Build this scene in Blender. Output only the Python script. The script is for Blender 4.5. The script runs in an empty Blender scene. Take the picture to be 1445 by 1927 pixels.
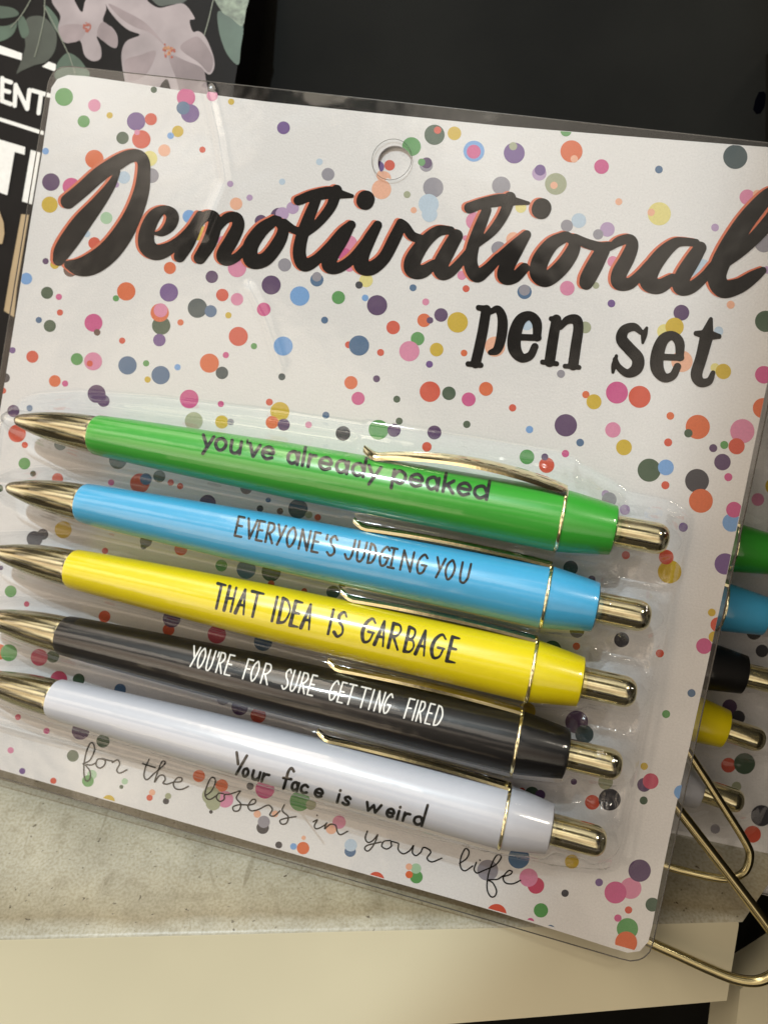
import bpy, bmesh, math, random
import numpy as np
from mathutils import Vector, Matrix
from mathutils.bvhtree import BVHTree
random.seed(7)
sc = bpy.context.scene
col = sc.collection
# ------------------------------------------------------------------ camera
PITCH = math.radians(38); CAM_H = 0.1585; FPX = 1500.0
PW, PH = 1445.0, 1927.0
cam_d = bpy.data.cameras.new('camera'); cam = bpy.data.objects.new('camera', cam_d); col.objects.link(cam)
cam.location = (0, 0, CAM_H); cam.rotation_euler = (math.pi/2 - PITCH, 0, 0)
cam_d.sensor_fit = 'VERTICAL'; cam_d.sensor_height = 36; cam_d.sensor_width = 36
cam_d.lens = FPX/PH*36; cam_d.clip_start = 0.005; cam_d.clip_end = 20
cam_d.dof.use_dof = True; cam_d.dof.focus_distance = 0.149; cam_d.dof.aperture_fstop = 18
sc.camera = cam
MC = Matrix.Translation((0, 0, CAM_H)) @ Matrix.Rotation(math.pi/2 - PITCH, 4, 'X')
# the card's own frame, seen from the camera: u to its right, v up its face, h out of it
RC = Matrix(((0.9635842785, 0.1870910457, -0.1910556956), (-0.1942245280, 0.9807701961, -0.0191482392), (0.1837992680, 0.0555586446, 0.9813924119)))
TC = Vector((-0.0104263157, 0.0044941195, -0.1579603872))
CARD = MC @ (Matrix.Translation(TC) @ RC.to_4x4())
CARDI = CARD.inverted()
EYE_C = CARDI @ Vector((0, 0, CAM_H))
def U3(u, v, h=0): return CARD @ Vector((u, v, h))
def NV(v): return (CARD.to_3x3() @ Vector(v)).normalized()
# ------------------------------------------------------------------ world and lights
w = bpy.data.worlds.new('World'); sc.world = w; w.use_nodes = True
nt = w.node_tree; nt.nodes.clear()
o_ = nt.nodes.new('ShaderNodeOutputWorld'); bg = nt.nodes.new('ShaderNodeBackground')
tc = nt.nodes.new('ShaderNodeTexCoord'); sp = nt.nodes.new('ShaderNodeSeparateXYZ'); rp = nt.nodes.new('ShaderNodeValToRGB')
mp = nt.nodes.new('ShaderNodeMapRange'); mp.inputs[1].default_value = -1; mp.inputs[2].default_value = 1
nt.links.new(tc.outputs['Generated'], sp.inputs[0]); nt.links.new(sp.outputs['Z'], mp.inputs[0])
nt.links.new(mp.outputs[0], rp.inputs[0])
wn = nt.nodes.new('ShaderNodeTexNoise'); wn.inputs['Scale'].default_value = 2.6; wn.inputs['Detail'].default_value = 1.5; nt.links.new(tc.outputs['Generated'], wn.inputs['Vector'])
wr = nt.nodes.new('ShaderNodeValToRGB'); wr.color_ramp.elements[0].position = 0.44; wr.color_ramp.elements[0].color = (0.08, 0.08, 0.08, 1); wr.color_ramp.elements[1].position = 0.58; wr.color_ramp.elements[1].color = (2.5, 2.45, 2.35, 1)
nt.links.new(wn.outputs['Fac'], wr.inputs[0])
wm = nt.nodes.new('ShaderNodeMix'); wm.data_type = 'RGBA'; wm.blend_type = 'MULTIPLY'; wm.inputs[0].default_value = 1.0
nt.links.new(rp.outputs[0], wm.inputs[6]); nt.links.new(wr.outputs[0], wm.inputs[7]); xr = nt.nodes.new('ShaderNodeMapRange'); xr.inputs[1].default_value = -0.8; xr.inputs[2].default_value = 0.35; xr.inputs[3].default_value = 2.0; xr.inputs[4].default_value = 0.06
nt.links.new(sp.outputs['X'], xr.inputs[0])
wx = nt.nodes.new('ShaderNodeMix'); wx.data_type = 'RGBA'; wx.blend_type = 'MULTIPLY'; wx.inputs[0].default_value = 1.0
nt.links.new(wm.outputs[2], wx.inputs[6]); nt.links.new(xr.outputs[0], wx.inputs[7]); nt.links.new(wx.outputs[2], bg.inputs[0])
nt.links.new(bg.outputs[0], o_.inputs[0])
e = rp.color_ramp.elements
e[0].position = 0.0; e[0].color = (0.26, 0.16, 0.07, 1)
e[1].position = 1.0; e[1].color = (0.59, 0.54, 0.475, 1)
for p, c in ((0.45, (0.10, 0.075, 0.05, 1)), (0.60, (0.44, 0.39, 0.325, 1)), (0.74, (0.22, 0.17, 0.13, 1))):
    n = e.new(p); n.color = c
bg.inputs[1].default_value = 1.85
def aim(o, loc, target):
    o.location = loc; d = Vector(target) - Vector(loc); o.rotation_euler = d.to_track_quat('-Z', 'Y').to_euler()
def uv_px(px, py, h=0.0):
    d = CARDI.to_3x3() @ (MC.to_3x3() @ Vector(((px-PW/2)/FPX, -(py-PH/2)/FPX, -1)))
    return EYE_C + d*((h - EYE_C.z)/d.z)
kl = bpy.data.lights.new('key_light', 'SPOT'); ko = bpy.data.objects.new('key_light', kl); col.objects.link(ko)
k_aim = CARD @ uv_px(-780, -260); kd = NV((-0.22, 0.62, 0.78)); k_pos = CARD @ uv_px(722, 963) + kd*1.0
aim(ko, k_pos, k_aim); k_ang = (k_aim-k_pos).angle((CARD @ uv_px(1010, 1705))-k_pos)
kl.energy = 23.0; kl.color = (0.80, 0.96, 1.04); kl.shadow_soft_size = 0.009; kl.spot_size = 2*k_ang; kl.spot_blend = 0.05  # key light; its cone edge stands in for a shadow over the lower right
def area(name, loc, tgt, sx, sy, en, c):
    l = bpy.data.lights.new(name, 'AREA'); l.shape = 'RECTANGLE'; l.size = sx; l.size_y = sy; l.energy = en; l.color = c
    o = bpy.data.objects.new(name, l); col.objects.link(o); aim(o, loc, tgt); return o
ctr = U3(0, 0, 0)
area('ceiling_lamp', ctr + NV((-0.30, 0.80, 0.62))*1.1, ctr, 0.9, 0.30, 3.2, (1.0, 0.87, 0.70))
area('glint_light', ctr + NV((0.45, 0.62, 0.64))*0.9, ctr, 0.09, 0.09, 1.1, (1.0, 0.9, 0.76))  # small light added for glints on the blister and plungers
area('front_fill', ctr + NV((-0.28, -0.55, 0.79))*1.3, ctr, 0.5, 0.4, 0.8, (1.0, 0.80, 0.56))  # fill light added low in front to lift the shadows between the pens
sc.view_settings.view_transform = 'Standard'; sc.view_settings.look = 'None'
sc.view_settings.exposure = -0.04; sc.view_settings.gamma = 1.0
sc.cycles.max_bounces = 8; sc.cycles.transparent_max_bounces = 16; sc.cycles.caustics_reflective = False
# ------------------------------------------------------------------ helpers
def lin(c):
    r = []
    for x in c[:3]:
        x = x/255.0; r.append(x/12.92 if x <= 0.04045 else ((x+0.055)/1.055)**2.4)
    return (*r, 1)
MATS = {}
def mat(name, rgb, rough=0.5, metal=0.0, var=0.05, scale=900.0, bump=0.0, bscale=1500.0, coat=0.0, spec=0.5):
    if name in MATS: return MATS[name]
    m = bpy.data.materials.new(name); m.use_nodes = True; t = m.node_tree; b = t.nodes['Principled BSDF']
    c = lin(rgb)
    b.inputs['Roughness'].default_value = rough; b.inputs['Metallic'].default_value = metal
    b.inputs['Coat Weight'].default_value = coat; b.inputs['Coat Roughness'].default_value = 0.15
    b.inputs['Specular IOR Level'].default_value = spec
    co = t.nodes.new('ShaderNodeTexCoord')
    if var > 0:
        nz = t.nodes.new('ShaderNodeTexNoise'); nz.inputs['Scale'].default_value = scale; nz.inputs['Detail'].default_value = 3
        t.links.new(co.outputs['Object'], nz.inputs['Vector'])
        r = t.nodes.new('ShaderNodeValToRGB'); r.color_ramp.elements[0].position = 0.3; r.color_ramp.elements[1].position = 0.7
        r.color_ramp.elements[0].color = tuple(x*(1-var) for x in c[:3])+(1,); r.color_ramp.elements[1].color = tuple(min(1, x*(1+var)) for x in c[:3])+(1,)
        t.links.new(nz.outputs['Fac'], r.inputs[0]); t.links.new(r.outputs[0], b.inputs['Base Color'])
    else: b.inputs['Base Color'].default_value = c
    if bump > 0:
        n2 = t.nodes.new('ShaderNodeTexNoise'); n2.inputs['Scale'].default_value = bscale; n2.inputs['Detail'].default_value = 2
        t.links.new(co.outputs['Object'], n2.inputs['Vector'])
        bp = t.nodes.new('ShaderNodeBump'); bp.inputs['Strength'].default_value = bump; bp.inputs['Distance'].default_value = 0.0005
        t.links.new(n2.outputs['Fac'], bp.inputs['Height']); t.links.new(bp.outputs[0], b.inputs['Normal'])
    MATS[name] = m; return m
def plastic(name, tint=(0.97, 0.97, 0.965), ior=1.38, rough=0.07, bump=0.25, bscale=90.0, cap=0.30):
    m = bpy.data.materials.new(name); m.use_nodes = True; t = m.node_tree; t.nodes.clear()
    out = t.nodes.new('ShaderNodeOutputMaterial'); mx = t.nodes.new('ShaderNodeMixShader')
    tr = t.nodes.new('ShaderNodeBsdfTransparent'); tr.inputs[0].default_value = (*tint, 1)
    gl = t.nodes.new('ShaderNodeBsdfGlossy'); gl.inputs['Roughness'].default_value = rough
    fr = t.nodes.new('ShaderNodeFresnel'); fr.inputs['IOR'].default_value = ior
    co = t.nodes.new('ShaderNodeTexCoord'); nz = t.nodes.new('ShaderNodeTexNoise'); nz.inputs['Scale'].default_value = bscale; nz.inputs['Detail'].default_value = 3
    bp = t.nodes.new('ShaderNodeBump'); bp.inputs['Strength'].default_value = bump; bp.inputs['Distance'].default_value = 0.002
    t.links.new(co.outputs['Object'], nz.inputs['Vector']); t.links.new(nz.outputs['Fac'], bp.inputs['Height'])
    t.links.new(bp.outputs[0], gl.inputs['Normal']); t.links.new(bp.outputs[0], fr.inputs['Normal'])
    mn = t.nodes.new('ShaderNodeMath'); mn.operation = 'MINIMUM'; mn.inputs[1].default_value = cap; t.links.new(fr.outputs[0], mn.inputs[0]); t.links.new(mn.outputs[0], mx.inputs[0]); t.links.new(tr.outputs[0], mx.inputs[1]); t.links.new(gl.outputs[0], mx.inputs[2])
    t.links.new(mx.outputs[0], out.inputs[0]); return m
def link(name, verts, faces, mats, parent=None, smooth=False, mi=None, sharp=None):
    me = bpy.data.meshes.new(name); me.from_pydata([tuple(v) for v in verts], [], faces)
    for m in (mats if isinstance(mats, (list, tuple)) else [mats]): me.materials.append(m)
    if mi is not None: me.polygons.foreach_set('material_index', mi)
    if smooth:
        me.polygons.foreach_set('use_smooth', [True]*len(me.polygons))
        if sharp: me.set_sharp_from_angle(angle=math.radians(sharp))
    me.update(); o = bpy.data.objects.new(name, me); col.objects.link(o)
    if parent: o.parent = parent
    return o
def tag(o, label, cat, group=None, kind=None):
    o['label'] = label; o['category'] = cat
    if group: o['group'] = group
    if kind: o['kind'] = kind
    return o
def empty(name, mw, label, cat, group=None):
    o = bpy.data.objects.new(name, None); col.objects.link(o); o.empty_display_size = 0.01; o.matrix_world = mw
    return tag(o, label, cat, group)
def spline(pts, n=7):
    P = [np.array(p, float) for p in pts]
    if len(P) < 3: return pts
    P = [2*P[0]-P[1]] + P + [2*P[-1]-P[-2]]; out = []
    for i in range(1, len(P)-2):
        a, b, c, d = P[i-1:i+3]
        for k in range(n):
            t = k/n; out.append(0.5*((2*b)+(c-a)*t+(2*a-5*b+4*c-d)*t*t+(3*b-a-3*c+d)*t**3))
    out.append(P[-2]); return out
def ink(strokes, cell):
    """union of round-ended strokes (lists of x, y, radius) as a clean flat mesh: returns 2-D vertices and faces"""
    al = np.array([p for s in strokes for p in s], float); R = al[:, 2].max()+3*cell
    x0, y0 = al[:, 0].min()-R, al[:, 1].min()-R; nx = int((al[:, 0].max()+R-x0)/cell)+2; ny = int((al[:, 1].max()+R-y0)/cell)+2
    S = np.full((ny, nx), -9e9); gx = x0+np.arange(nx)*cell; gy = y0+np.arange(ny)*cell
    for s in strokes:
        if len(s) == 1: s = [s[0], s[0]]
        for a, b in zip(s[:-1], s[1:]):
            r = max(a[2], b[2])+3*cell
            i0 = max(0, int((min(a[0], b[0])-r-x0)/cell)); i1 = min(nx, int((max(a[0], b[0])+r-x0)/cell)+2)
            j0 = max(0, int((min(a[1], b[1])-r-y0)/cell)); j1 = min(ny, int((max(a[1], b[1])+r-y0)/cell)+2)
            X, Y = gx[None, i0:i1], gy[j0:j1, None]; dx, dy = b[0]-a[0], b[1]-a[1]; L = dx*dx+dy*dy
            t = np.clip(((X-a[0])*dx+(Y-a[1])*dy)/L, 0, 1) if L > 1e-12 else X*0+Y*0
            d = (a[2]+(b[2]-a[2])*t)-np.hypot(X-a[0]-t*dx, Y-a[1]-t*dy)
            S[j0:j1, i0:i1] = np.maximum(S[j0:j1, i0:i1], d)
    S = np.where(np.abs(S) < 1e-9, 1e-9, S)
    I = S > 0; c4 = I[:-1, :-1].astype(int)+I[:-1, 1:]+I[1:, :-1]+I[1:, 1:]
    V = []; idx = {}; F = []
    def vid(k, x, y):
        if k not in idx: idx[k] = len(V); V.append((x, y))
        return idx[k]
    def gv(i, j): return vid((i, j), gx[i], gy[j])
    def ev(a, b):
        if b < a: a, b = b, a
        sa, sb = S[a[1], a[0]], S[b[1], b[0]]; sb = max(min(sb, 3*cell), -3*cell); sa = max(min(sa, 3*cell), -3*cell); t = sa/(sa-sb)
        return vid((a, b), gx[a[0]]+(gx[b[0]]-gx[a[0]])*t, gy[a[1]]+(gy[b[1]]-gy[a[1]])*t)
    mxr = 12
    for j in range(ny-1):
        row = c4[j]; i = 0
        for i in np.nonzero((row > 0) & (row < 4))[0]:
            cs = [(i, j), (i+1, j), (i+1, j+1), (i, j+1)]; poly = []
            for k in range(4):
                a, b = cs[k], cs[(k+1) % 4]
                if I[a[1], a[0]]: poly.append(gv(*a))
                if I[a[1], a[0]] != I[b[1], b[0]]: poly.append(ev(a, b))
            if len(poly) > 2: F.append(poly)
        full = np.nonzero(row == 4)[0]
        if len(full):
            for run in np.split(full, np.nonzero(np.diff(full) > 1)[0]+1):
                for k in range(0, len(run), mxr):
                    a, b = run[k], run[min(k+mxr, len(run))-1]+1
                    F.append([gv(a, j), gv(b, j), gv(b, j+1), gv(a, j+1)])
    return V, [f[::-1] for f in F]
def CL(px, py, h=0.0): return uv_px(px, py, h)
def flat_ink(name, strokes, cell, h, m, parent):
    V, F = ink(strokes, cell); return link(name, [CL(x, y, h) for x, y in V], F, m, parent)
def fill_poly(loops):
    """triangulated face of an outline with holes: list of 2-D loops -> verts, faces"""
    bm = bmesh.new()
    for lp in loops:
        vs = [bm.verts.new((x, y, 0)) for x, y in lp]
        for k in range(len(vs)): bm.edges.new((vs[k], vs[(k+1) % len(vs)]))
    bmesh.ops.triangle_fill(bm, use_beauty=True, use_dissolve=False, edges=bm.edges[:], normal=(0, 0, 1))
    bm.verts.index_update(); V = [(v.co.x, v.co.y) for v in bm.verts]; F = []
    for f in bm.faces:
        ix = [v.index for v in f.verts]
        F.append(ix if f.normal.z > 0 else ix[::-1])
    bm.free(); return V, F
def slab(name, loops, z0, z1, m, parent):
    """flat plate with outline loops[0] and holes loops[1:], from z0 (back) to z1 (front)"""
    V, F = fill_poly(loops); n = len(V); verts = [(x, y, z1) for x, y in V]+[(x, y, z0) for x, y in V]
    faces = F+[[i+n for i in f[::-1]] for f in F]; base = 0
    key = {(round(x, 7), round(y, 7)): i for i, (x, y) in enumerate(V)}
    for lp in loops:
        L = [key[(round(float(np.float32(x)), 7), round(float(np.float32(y)), 7))] for x, y in lp]
        for k in range(len(L)):
            a, b = L[k], L[(k+1) % len(L)]; faces.append([a, a+n, b+n, b])
    return link(name, verts, faces, m, parent)
def circ(cx, cy, r, n=40): return [(cx+r*math.cos(2*math.pi*k/n), cy+r*math.sin(2*math.pi*k/n)) for k in range(n)]
def tube(name, pts, r, m, parent=None, seg=14, closed=False):
    P = [Vector(p) for p in pts]; V = []; F = []; n = len(P); up = None
    for i, p in enumerate(P):
        t = ((P[(i+1) % n] if closed or i < n-1 else p)-(P[i-1] if closed or i > 0 else p)).normalized()
        if up is None: up = t.orthogonal().normalized()
        up = (up-t*up.dot(t)).normalized(); s = t.cross(up)
        rr = r[i] if isinstance(r, (list, tuple)) else r
        for k in range(seg):
            a = 2*math.pi*k/seg; V.append(p+up*(rr*math.cos(a))+s*(rr*math.sin(a)))
    for i in range(n if closed else n-1):
        j = (i+1) % n
        for k in range(seg): F.append([i*seg+k, i*seg+(k+1) % seg, j*seg+(k+1) % seg, j*seg+k])
    if not closed: F += [list(range(seg))[::-1], [(n-1)*seg+k for k in range(seg)]]
    return link(name, V, F, m, parent, smooth=True, sharp=50)
def lathe(name, prof, m, parent, seg=72, sharp=35):
    V = []; F = []
    for s, r in prof:
        for k in range(seg):
            a = 2*math.pi*k/seg; V.append((s, r*math.cos(a), r*math.sin(a)))
    for i in range(len(prof)-1):
        for k in range(seg):
            F.append([i*seg+k, i*seg+(k+1) % seg, (i+1)*seg+(k+1) % seg, (i+1)*seg+k])
    F = [f[::-1] for f in F]
    F.append([k for k in range(seg)]); F.append([(len(prof)-1)*seg+k for k in range(seg)][::-1])
    return link(name, V, F, m, parent, smooth=True, sharp=sharp)
# ------------------------------------------------------------------ materials
PAPER = mat('card_paper', (228, 228, 230), 0.55, var=0.045, scale=2600, bump=0.12, bscale=2500)
INK = mat('black_print', (33, 31, 30), 0.8, var=0.12, scale=2500, spec=0.1)
ORANGE_INK = mat('orange_print', (214, 112, 78), 0.5, var=0.06, scale=2500)
GOLD = mat('gold_metal', (240, 232, 192), 0.11, metal=1.0, var=0.04, scale=300, bump=0.03, bscale=700)
GOLD_TIP = mat('gold_tip_metal', (176, 171, 142), 0.14, metal=1.0, var=0.06, scale=300, bump=0.03, bscale=500)
GOLD_DULL = mat('gold_wire_metal', (208, 196, 150), 0.2, metal=1.0, var=0.06, scale=400)
SHEET = plastic('clear_plastic', ior=1.62, rough=0.085, bump=0.14, bscale=60)
BLACK_BOARD = mat('black_board', (22, 22, 20), 0.6, var=0.35, scale=22, bump=0.05, bscale=900, spec=0.05)
COVER_BLACK = mat('black_cover', (21, 19, 19), 0.5, var=0.2, scale=120, spec=0.12)
EDGE_CLEAR = mat('plastic_rim', (84, 82, 78), 0.2, var=0.1, scale=900)
# ------------------------------------------------------------------ shelf
def on_plane(px, py, p0, n):
    d = MC.to_3x3() @ Vector(((px-PW/2)/FPX, -(py-PH/2)/FPX, -1)); e0 = Vector((0, 0, CAM_H))
    return e0 + d*((Vector(p0)-e0).dot(n)/d.dot(n))
Z = Vector((0, 0, 1))
def shelf_material():
    m = bpy.data.materials.new('grimy_cream_paint'); m.use_nodes = True; t = m.node_tree; b = t.nodes['Principled BSDF']
    b.inputs['Roughness'].default_value = 0.38
    co = t.nodes.new('ShaderNodeTexCoord')
    def noise(scale, det, dist=0.0, stretch=None):
        n = t.nodes.new('ShaderNodeTexNoise'); n.inputs['Scale'].default_value = scale; n.inputs['Detail'].default_value = det; n.inputs['Distortion'].default_value = dist
        if stretch:
            mp_ = t.nodes.new('ShaderNodeMapping'); mp_.inputs['Scale'].default_value = stretch; t.links.new(co.outputs['Object'], mp_.inputs[0]); t.links.new(mp_.outputs[0], n.inputs['Vector'])
        else: t.links.new(co.outputs['Object'], n.inputs['Vector'])
        return n.outputs['Fac']
    def ramp(src, p0, c0, p1, c1):
        r = t.nodes.new('ShaderNodeValToRGB'); r.color_ramp.elements[0].position = p0; r.color_ramp.elements[1].position = p1
        r.color_ramp.elements[0].color = (*c0, 1); r.color_ramp.elements[1].color = (*c1, 1); t.links.new(src, r.inputs[0]); return r.outputs[0]
    def mul(a, bb, fac=1.0):
        x = t.nodes.new('ShaderNodeMix'); x.data_type = 'RGBA'; x.blend_type = 'MULTIPLY'; x.inputs[0].default_value = fac
        t.links.new(a, x.inputs[6]); t.links.new(bb, x.inputs[7]); return x.outputs[2]
    base = ramp(noise(80, 10, 0.2), 0.32, lin((160, 157, 142))[:3], 0.66, lin((184, 181, 165))[:3])
    fine = ramp(noise(1700, 8, 0.0), 0.34, (0.74, 0.71, 0.62), 0.60, (1, 1, 1))
    fleck = ramp(noise(620, 3, 0.3, (1.0, 1.3, 1.0)), 0.27, (0.20, 0.16, 0.12), 0.33, (1, 1, 1))
    scr = ramp(noise(120, 2, 2.5, (2.0, 0.35, 1)), 0.28, (0.50, 0.45, 0.36), 0.33, (1, 1, 1))
    # a band of trodden-in grime along the fold, 4-9 mm behind the lip
    sx = t.nodes.new('ShaderNodeSeparateXYZ'); t.links.new(co.outputs['Object'], sx.inputs[0])
    wob = t.nodes.new('ShaderNodeMath'); wob.operation = 'MULTIPLY_ADD'; t.links.new(noise(60, 4), wob.inputs[0]); wob.inputs[1].default_value = 0.006; t.links.new(sx.outputs['Y'], wob.inputs[2])
    band = t.nodes.new('ShaderNodeValToRGB'); mr = t.nodes.new('ShaderNodeMapRange'); mr.inputs[1].default_value = 0.0; mr.inputs[2].default_value = 0.02
    t.links.new(wob.outputs[0], mr.inputs[0]); t.links.new(mr.outputs[0], band.inputs[0]); el = band.color_ramp.elements
    el[0].position = 0.26; el[0].color = (1, 1, 1, 1); el[1].position = 0.9; el[1].color = (1, 1, 1, 1)
    x = el.new(0.36); x.color = (0.74, 0.67, 0.55, 1); x = el.new(0.46); x.color = (0.82, 0.77, 0.67, 1)
    dirt = ramp(noise(300, 10, 0.4), 0.34, (0.55, 0.50, 0.40), 0.45, (1, 1, 1))
    c = mul(mul(mul(mul(mul(base, fine, 0.9), fleck), scr, 0.45), dirt, 0.3), band.outputs[0])
    t.links.new(c, b.inputs['Base Color'])
    bp = t.nodes.new('ShaderNodeBump'); bp.inputs['Strength'].default_value = 0.2; bp.inputs['Distance'].default_value = 0.0004
    t.links.new(noise(400, 4), bp.inputs['Height']); t.links.new(bp.outputs[0], b.inputs['Normal']); return m
L0 = on_plane(0, 1775, (0, 0, 0), Z); L1 = on_plane(1392, 1741, (0, 0, 0), Z)
sx_ = (L1-L0).normalized(); sy_ = Z.cross(sx_)
SH = Matrix.Translation(L0) @ Matrix((sx_, sy_, Z)).transposed().to_4x4()
shelf = empty('display_shelf', SH, 'grimy cream painted metal shelf under the front pen pack', 'shelf')
SHM = shelf_material(); SHF = mat('cream_paint', (196, 190, 164), 0.28, var=0.05, scale=22, bump=0.05, bscale=200)
Ls = (L1-L0).length; SHI = SH.inverted()
rr = 0.0016; prof = [(0.16, 0.0), (0.05, 0.0), (0.02, 0.0), (0.004, 0.0)]
arc = [(rr-rr*math.sin(a), -rr+rr*math.cos(a)) for a in [math.pi/2*k/8 for k in range(9)]]
V = []; F = []; xs = [-0.09+(Ls+0.09)*k/6 for k in range(7)]
for x in xs: V += [(x+(y*1.1 if x == xs[-1] else 0), y, z) for y, z in prof+arc[:4]]
n = len(prof)+4
for i in range(6):
    for k in range(n-1): F.append([i*n+k, i*n+k+1, (i+1)*n+k+1, (i+1)*n+k])
link('top_panel', V, F, SHM, shelf, smooth=True)
fn = (-sy_*0.64+Z*0.77).normalized(); fp = L0
bl_ = SHI @ on_plane(945, 1919, fp, fn); br_ = SHI @ on_plane(1357, 1886, fp, fn)
sl = (br_.z-bl_.z)/(br_.x-bl_.x)
V = []; F = []
for x in xs:
    zb = br_.z+(x-br_.x)*sl*1.0
    xb = br_.x+0.001 if x == xs[-1] else x
    yb = br_.y+(zb-br_.z)*0.77/0.64
    V += [(x, y, z) for y, z in arc[3:6]]+[(xb, yb, zb), (xb, yb+0.0004, zb-0.0006), (xb, yb+0.0014, zb-0.0006), (xb, yb+0.012, zb)]
n = 7
for i in range(6):
    for k in range(n-1): F.append([i*n+k, i*n+k+1, (i+1)*n+k+1, (i+1)*n+k])
link('front_lip', V, F, SHF, shelf, smooth=True, sharp=60)
# the next shelf unit at the right, and darkness beneath
def px_plate(name, pts, p0, nrm, thick, m, parent=None, bev=0.0):
    P = [on_plane(x, y, p0, nrm) for x, y in pts]; n_ = len(P); Q = [p - Vector(nrm)*thick for p in P]
    F = [list(range(n_)), [n_+k for k in range(n_)][::-1]]+[[k, k+n_, (k+1) % n_+n_, (k+1) % n_] for k in range(n_)]
    me = link(name, P+Q, F, m, parent); return me
pp = on_plane(1400, 1890, fp+sy_*0.004, fn)
nxt = px_plate('shelf_end', [(1392, 1862), (1424, 1838), (1475, 1805), (1525, 1772), (1525, 2050), (1372, 2050)], pp, fn, 0.012, SHF)
tag(nxt, 'cream painted end of the next shelf at the lower right corner', 'shelf')
# ------------------------------------------------------------------ black board behind
def card_plate(name, pts, h, thick, m, parent=None):
    P = [CL(x, y, h) for x, y in pts]; o = slab(name, [[(p.x, p.y) for p in P][::-1]], h-thick, h, m, parent); return o
board = card_plate('display_board', [(-900, -900), (2400, -900), (2400, 3400), (-900, 3400)][::1], -0.036, 0.004, BLACK_BOARD)
board.matrix_world = CARD; tag(board, 'plain matt black display board behind everything, filling the top right', 'board')
def sub(name, strokes_or_poly, h, m, parent): 
    P = [CL(x, y, h) for x, y in strokes_or_poly]; return link(name, P, [list(range(len(P)))[::-1]], m, parent)
PIT = mat('black_slot', (4, 4, 8), 0.8, var=0, spec=0.0)
slot = [(1436, 172), (1441, 178), (1438, 200), (1430, 213), (1422, 214), (1416, 206), (1420, 188), (1427, 173)]
sp_ = [(x, y, z) for x in (.0835, .0865) for y in (-.13, .10) for z in (-.23, -.085)]
sd_ = link('side_blocker', [CARDI @ (MC @ Vector(p)) for p in sp_], [[0, 1, 3, 2], [4, 6, 7, 5], [0, 4, 5, 1], [2, 3, 7, 6], [0, 2, 6, 4], [1, 5, 7, 3]], BLACK_BOARD, board)  # panel added past the right edge to block light from the second pack
sub('peg_slot', slot, -0.0359, PIT, board)
# ------------------------------------------------------------------ floral journal, top left
HF = -0.022
journal = empty('floral_journal', CARD, 'black floral journal with white lettering behind the upper left of the pen pack', 'book')
card_plate('cover', [(-260, -160), (478, -160), (467, 0), (442, 156), (420, 300), (250, 1150), (-420, 1000)], HF, 0.010, COVER_BLACK, journal)
PETAL = mat('petal_print', (160, 150, 153), 0.5, var=0.2, scale=95, spec=0.2)
PETAL2 = mat('petal_shade_print', (144, 132, 135), 0.5, var=0.2, scale=120, spec=0.2)
LEAF_D = mat('dark_leaf_print', (52, 60, 52), 0.45, var=0.3, scale=110)
LEAF = mat('green_leaf_print', (66, 88, 74), 0.45, var=0.3, scale=110)
LEAF_S = mat('speckled_leaf_print', (112, 124, 108), 0.45, var=0.5, scale=700)
STAMEN = mat('stamen_print', (150, 70, 50), 0.5, var=0.2); STAMEN2 = mat('pollen_print', (170, 120, 80), 0.5, var=0.2)
WHITE_P = mat('white_print', (226, 226, 224), 0.4, var=0.05); TANP = mat('tan_print', (172, 150, 116), 0.4, var=0.1, scale=60)
A = lambda pts, ox=0, oy=0: [(ox+p[0]/2.89, oy+p[1]/2.89) for p in pts]
def smooth_loop(pts, n=5):
    P = [np.array(p, float) for p in pts]; N = len(P); out = []
    for i in range(N):
        a, b, c, d = P[i-1], P[i], P[(i+1) % N], P[(i+2) % N]
        for k in range(n):
            t = k/n; q = 0.5*((2*b)+(c-a)*t+(2*a-5*b+4*c-d)*t*t+(3*b-a-3*c+d)*t**3); out.append((q[0], q[1]))
    return out
floral = []   # (material, polygon, level)
f1 = [(295, -60), (285, 10), (330, 85), (318, 150), (335, 212), (372, 235), (436, 220), (462, 300), (505, 332), (548, 318), (551, 262), (528, 196), (598, 250), (636, 258), (641, 200), (612, 150), (562, 114), (580, 45), (560, -5), (520, -40), (468, 0), (448, 66), (410, 10), (380, -60)]
f2 = [(560, -60), (580, 30), (640, 112), (700, 163), (762, 190), (692, 222), (664, 280), (666, 360), (682, 448), (700, 560), (860, 560), (868, 478), (908, 430), (932, 490), (950, 560), (1140, 560), (1130, 515), (1118, 430), (1098, 378), (1140, 406), (1166, 368), (1160, 300), (1120, 205), (1082, 170), (1050, 172), (1032, 112), (1060, 98), (1002, 22), (930, 30), (862, 42), (800, 0), (780, -60)]
floral.append((PETAL, smooth_loop(A(f1)), 2)); floral.append((PETAL, smooth_loop(A(f2)), 2))
for c, l in (([(470, 150), (440, 215), (372, 232), (336, 205), (322, 150), (400, 130)], 3), ([(530, 190), (556, 120), (612, 155), (640, 205), (634, 255), (590, 240)], 3)):
    floral.append((PETAL2, smooth_loop(A(c)), l))
for c in ([(900, 250), (820, 180), (740, 150), (660, 100), (590, 20), (680, 60), (800, 130)], [(920, 300), (1010, 330), (1100, 370), (1120, 430), (1128, 540), (1000, 540), (960, 430)], [(980, 260), (1060, 200), (1110, 230), (1160, 320), (1140, 395), (1080, 340)], [(850, 280), (800, 400), (720, 440), (690, 410), (680, 330), (760, 300)]):
    floral.append((PETAL2, smooth_loop(A(c)), 3))
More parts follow.
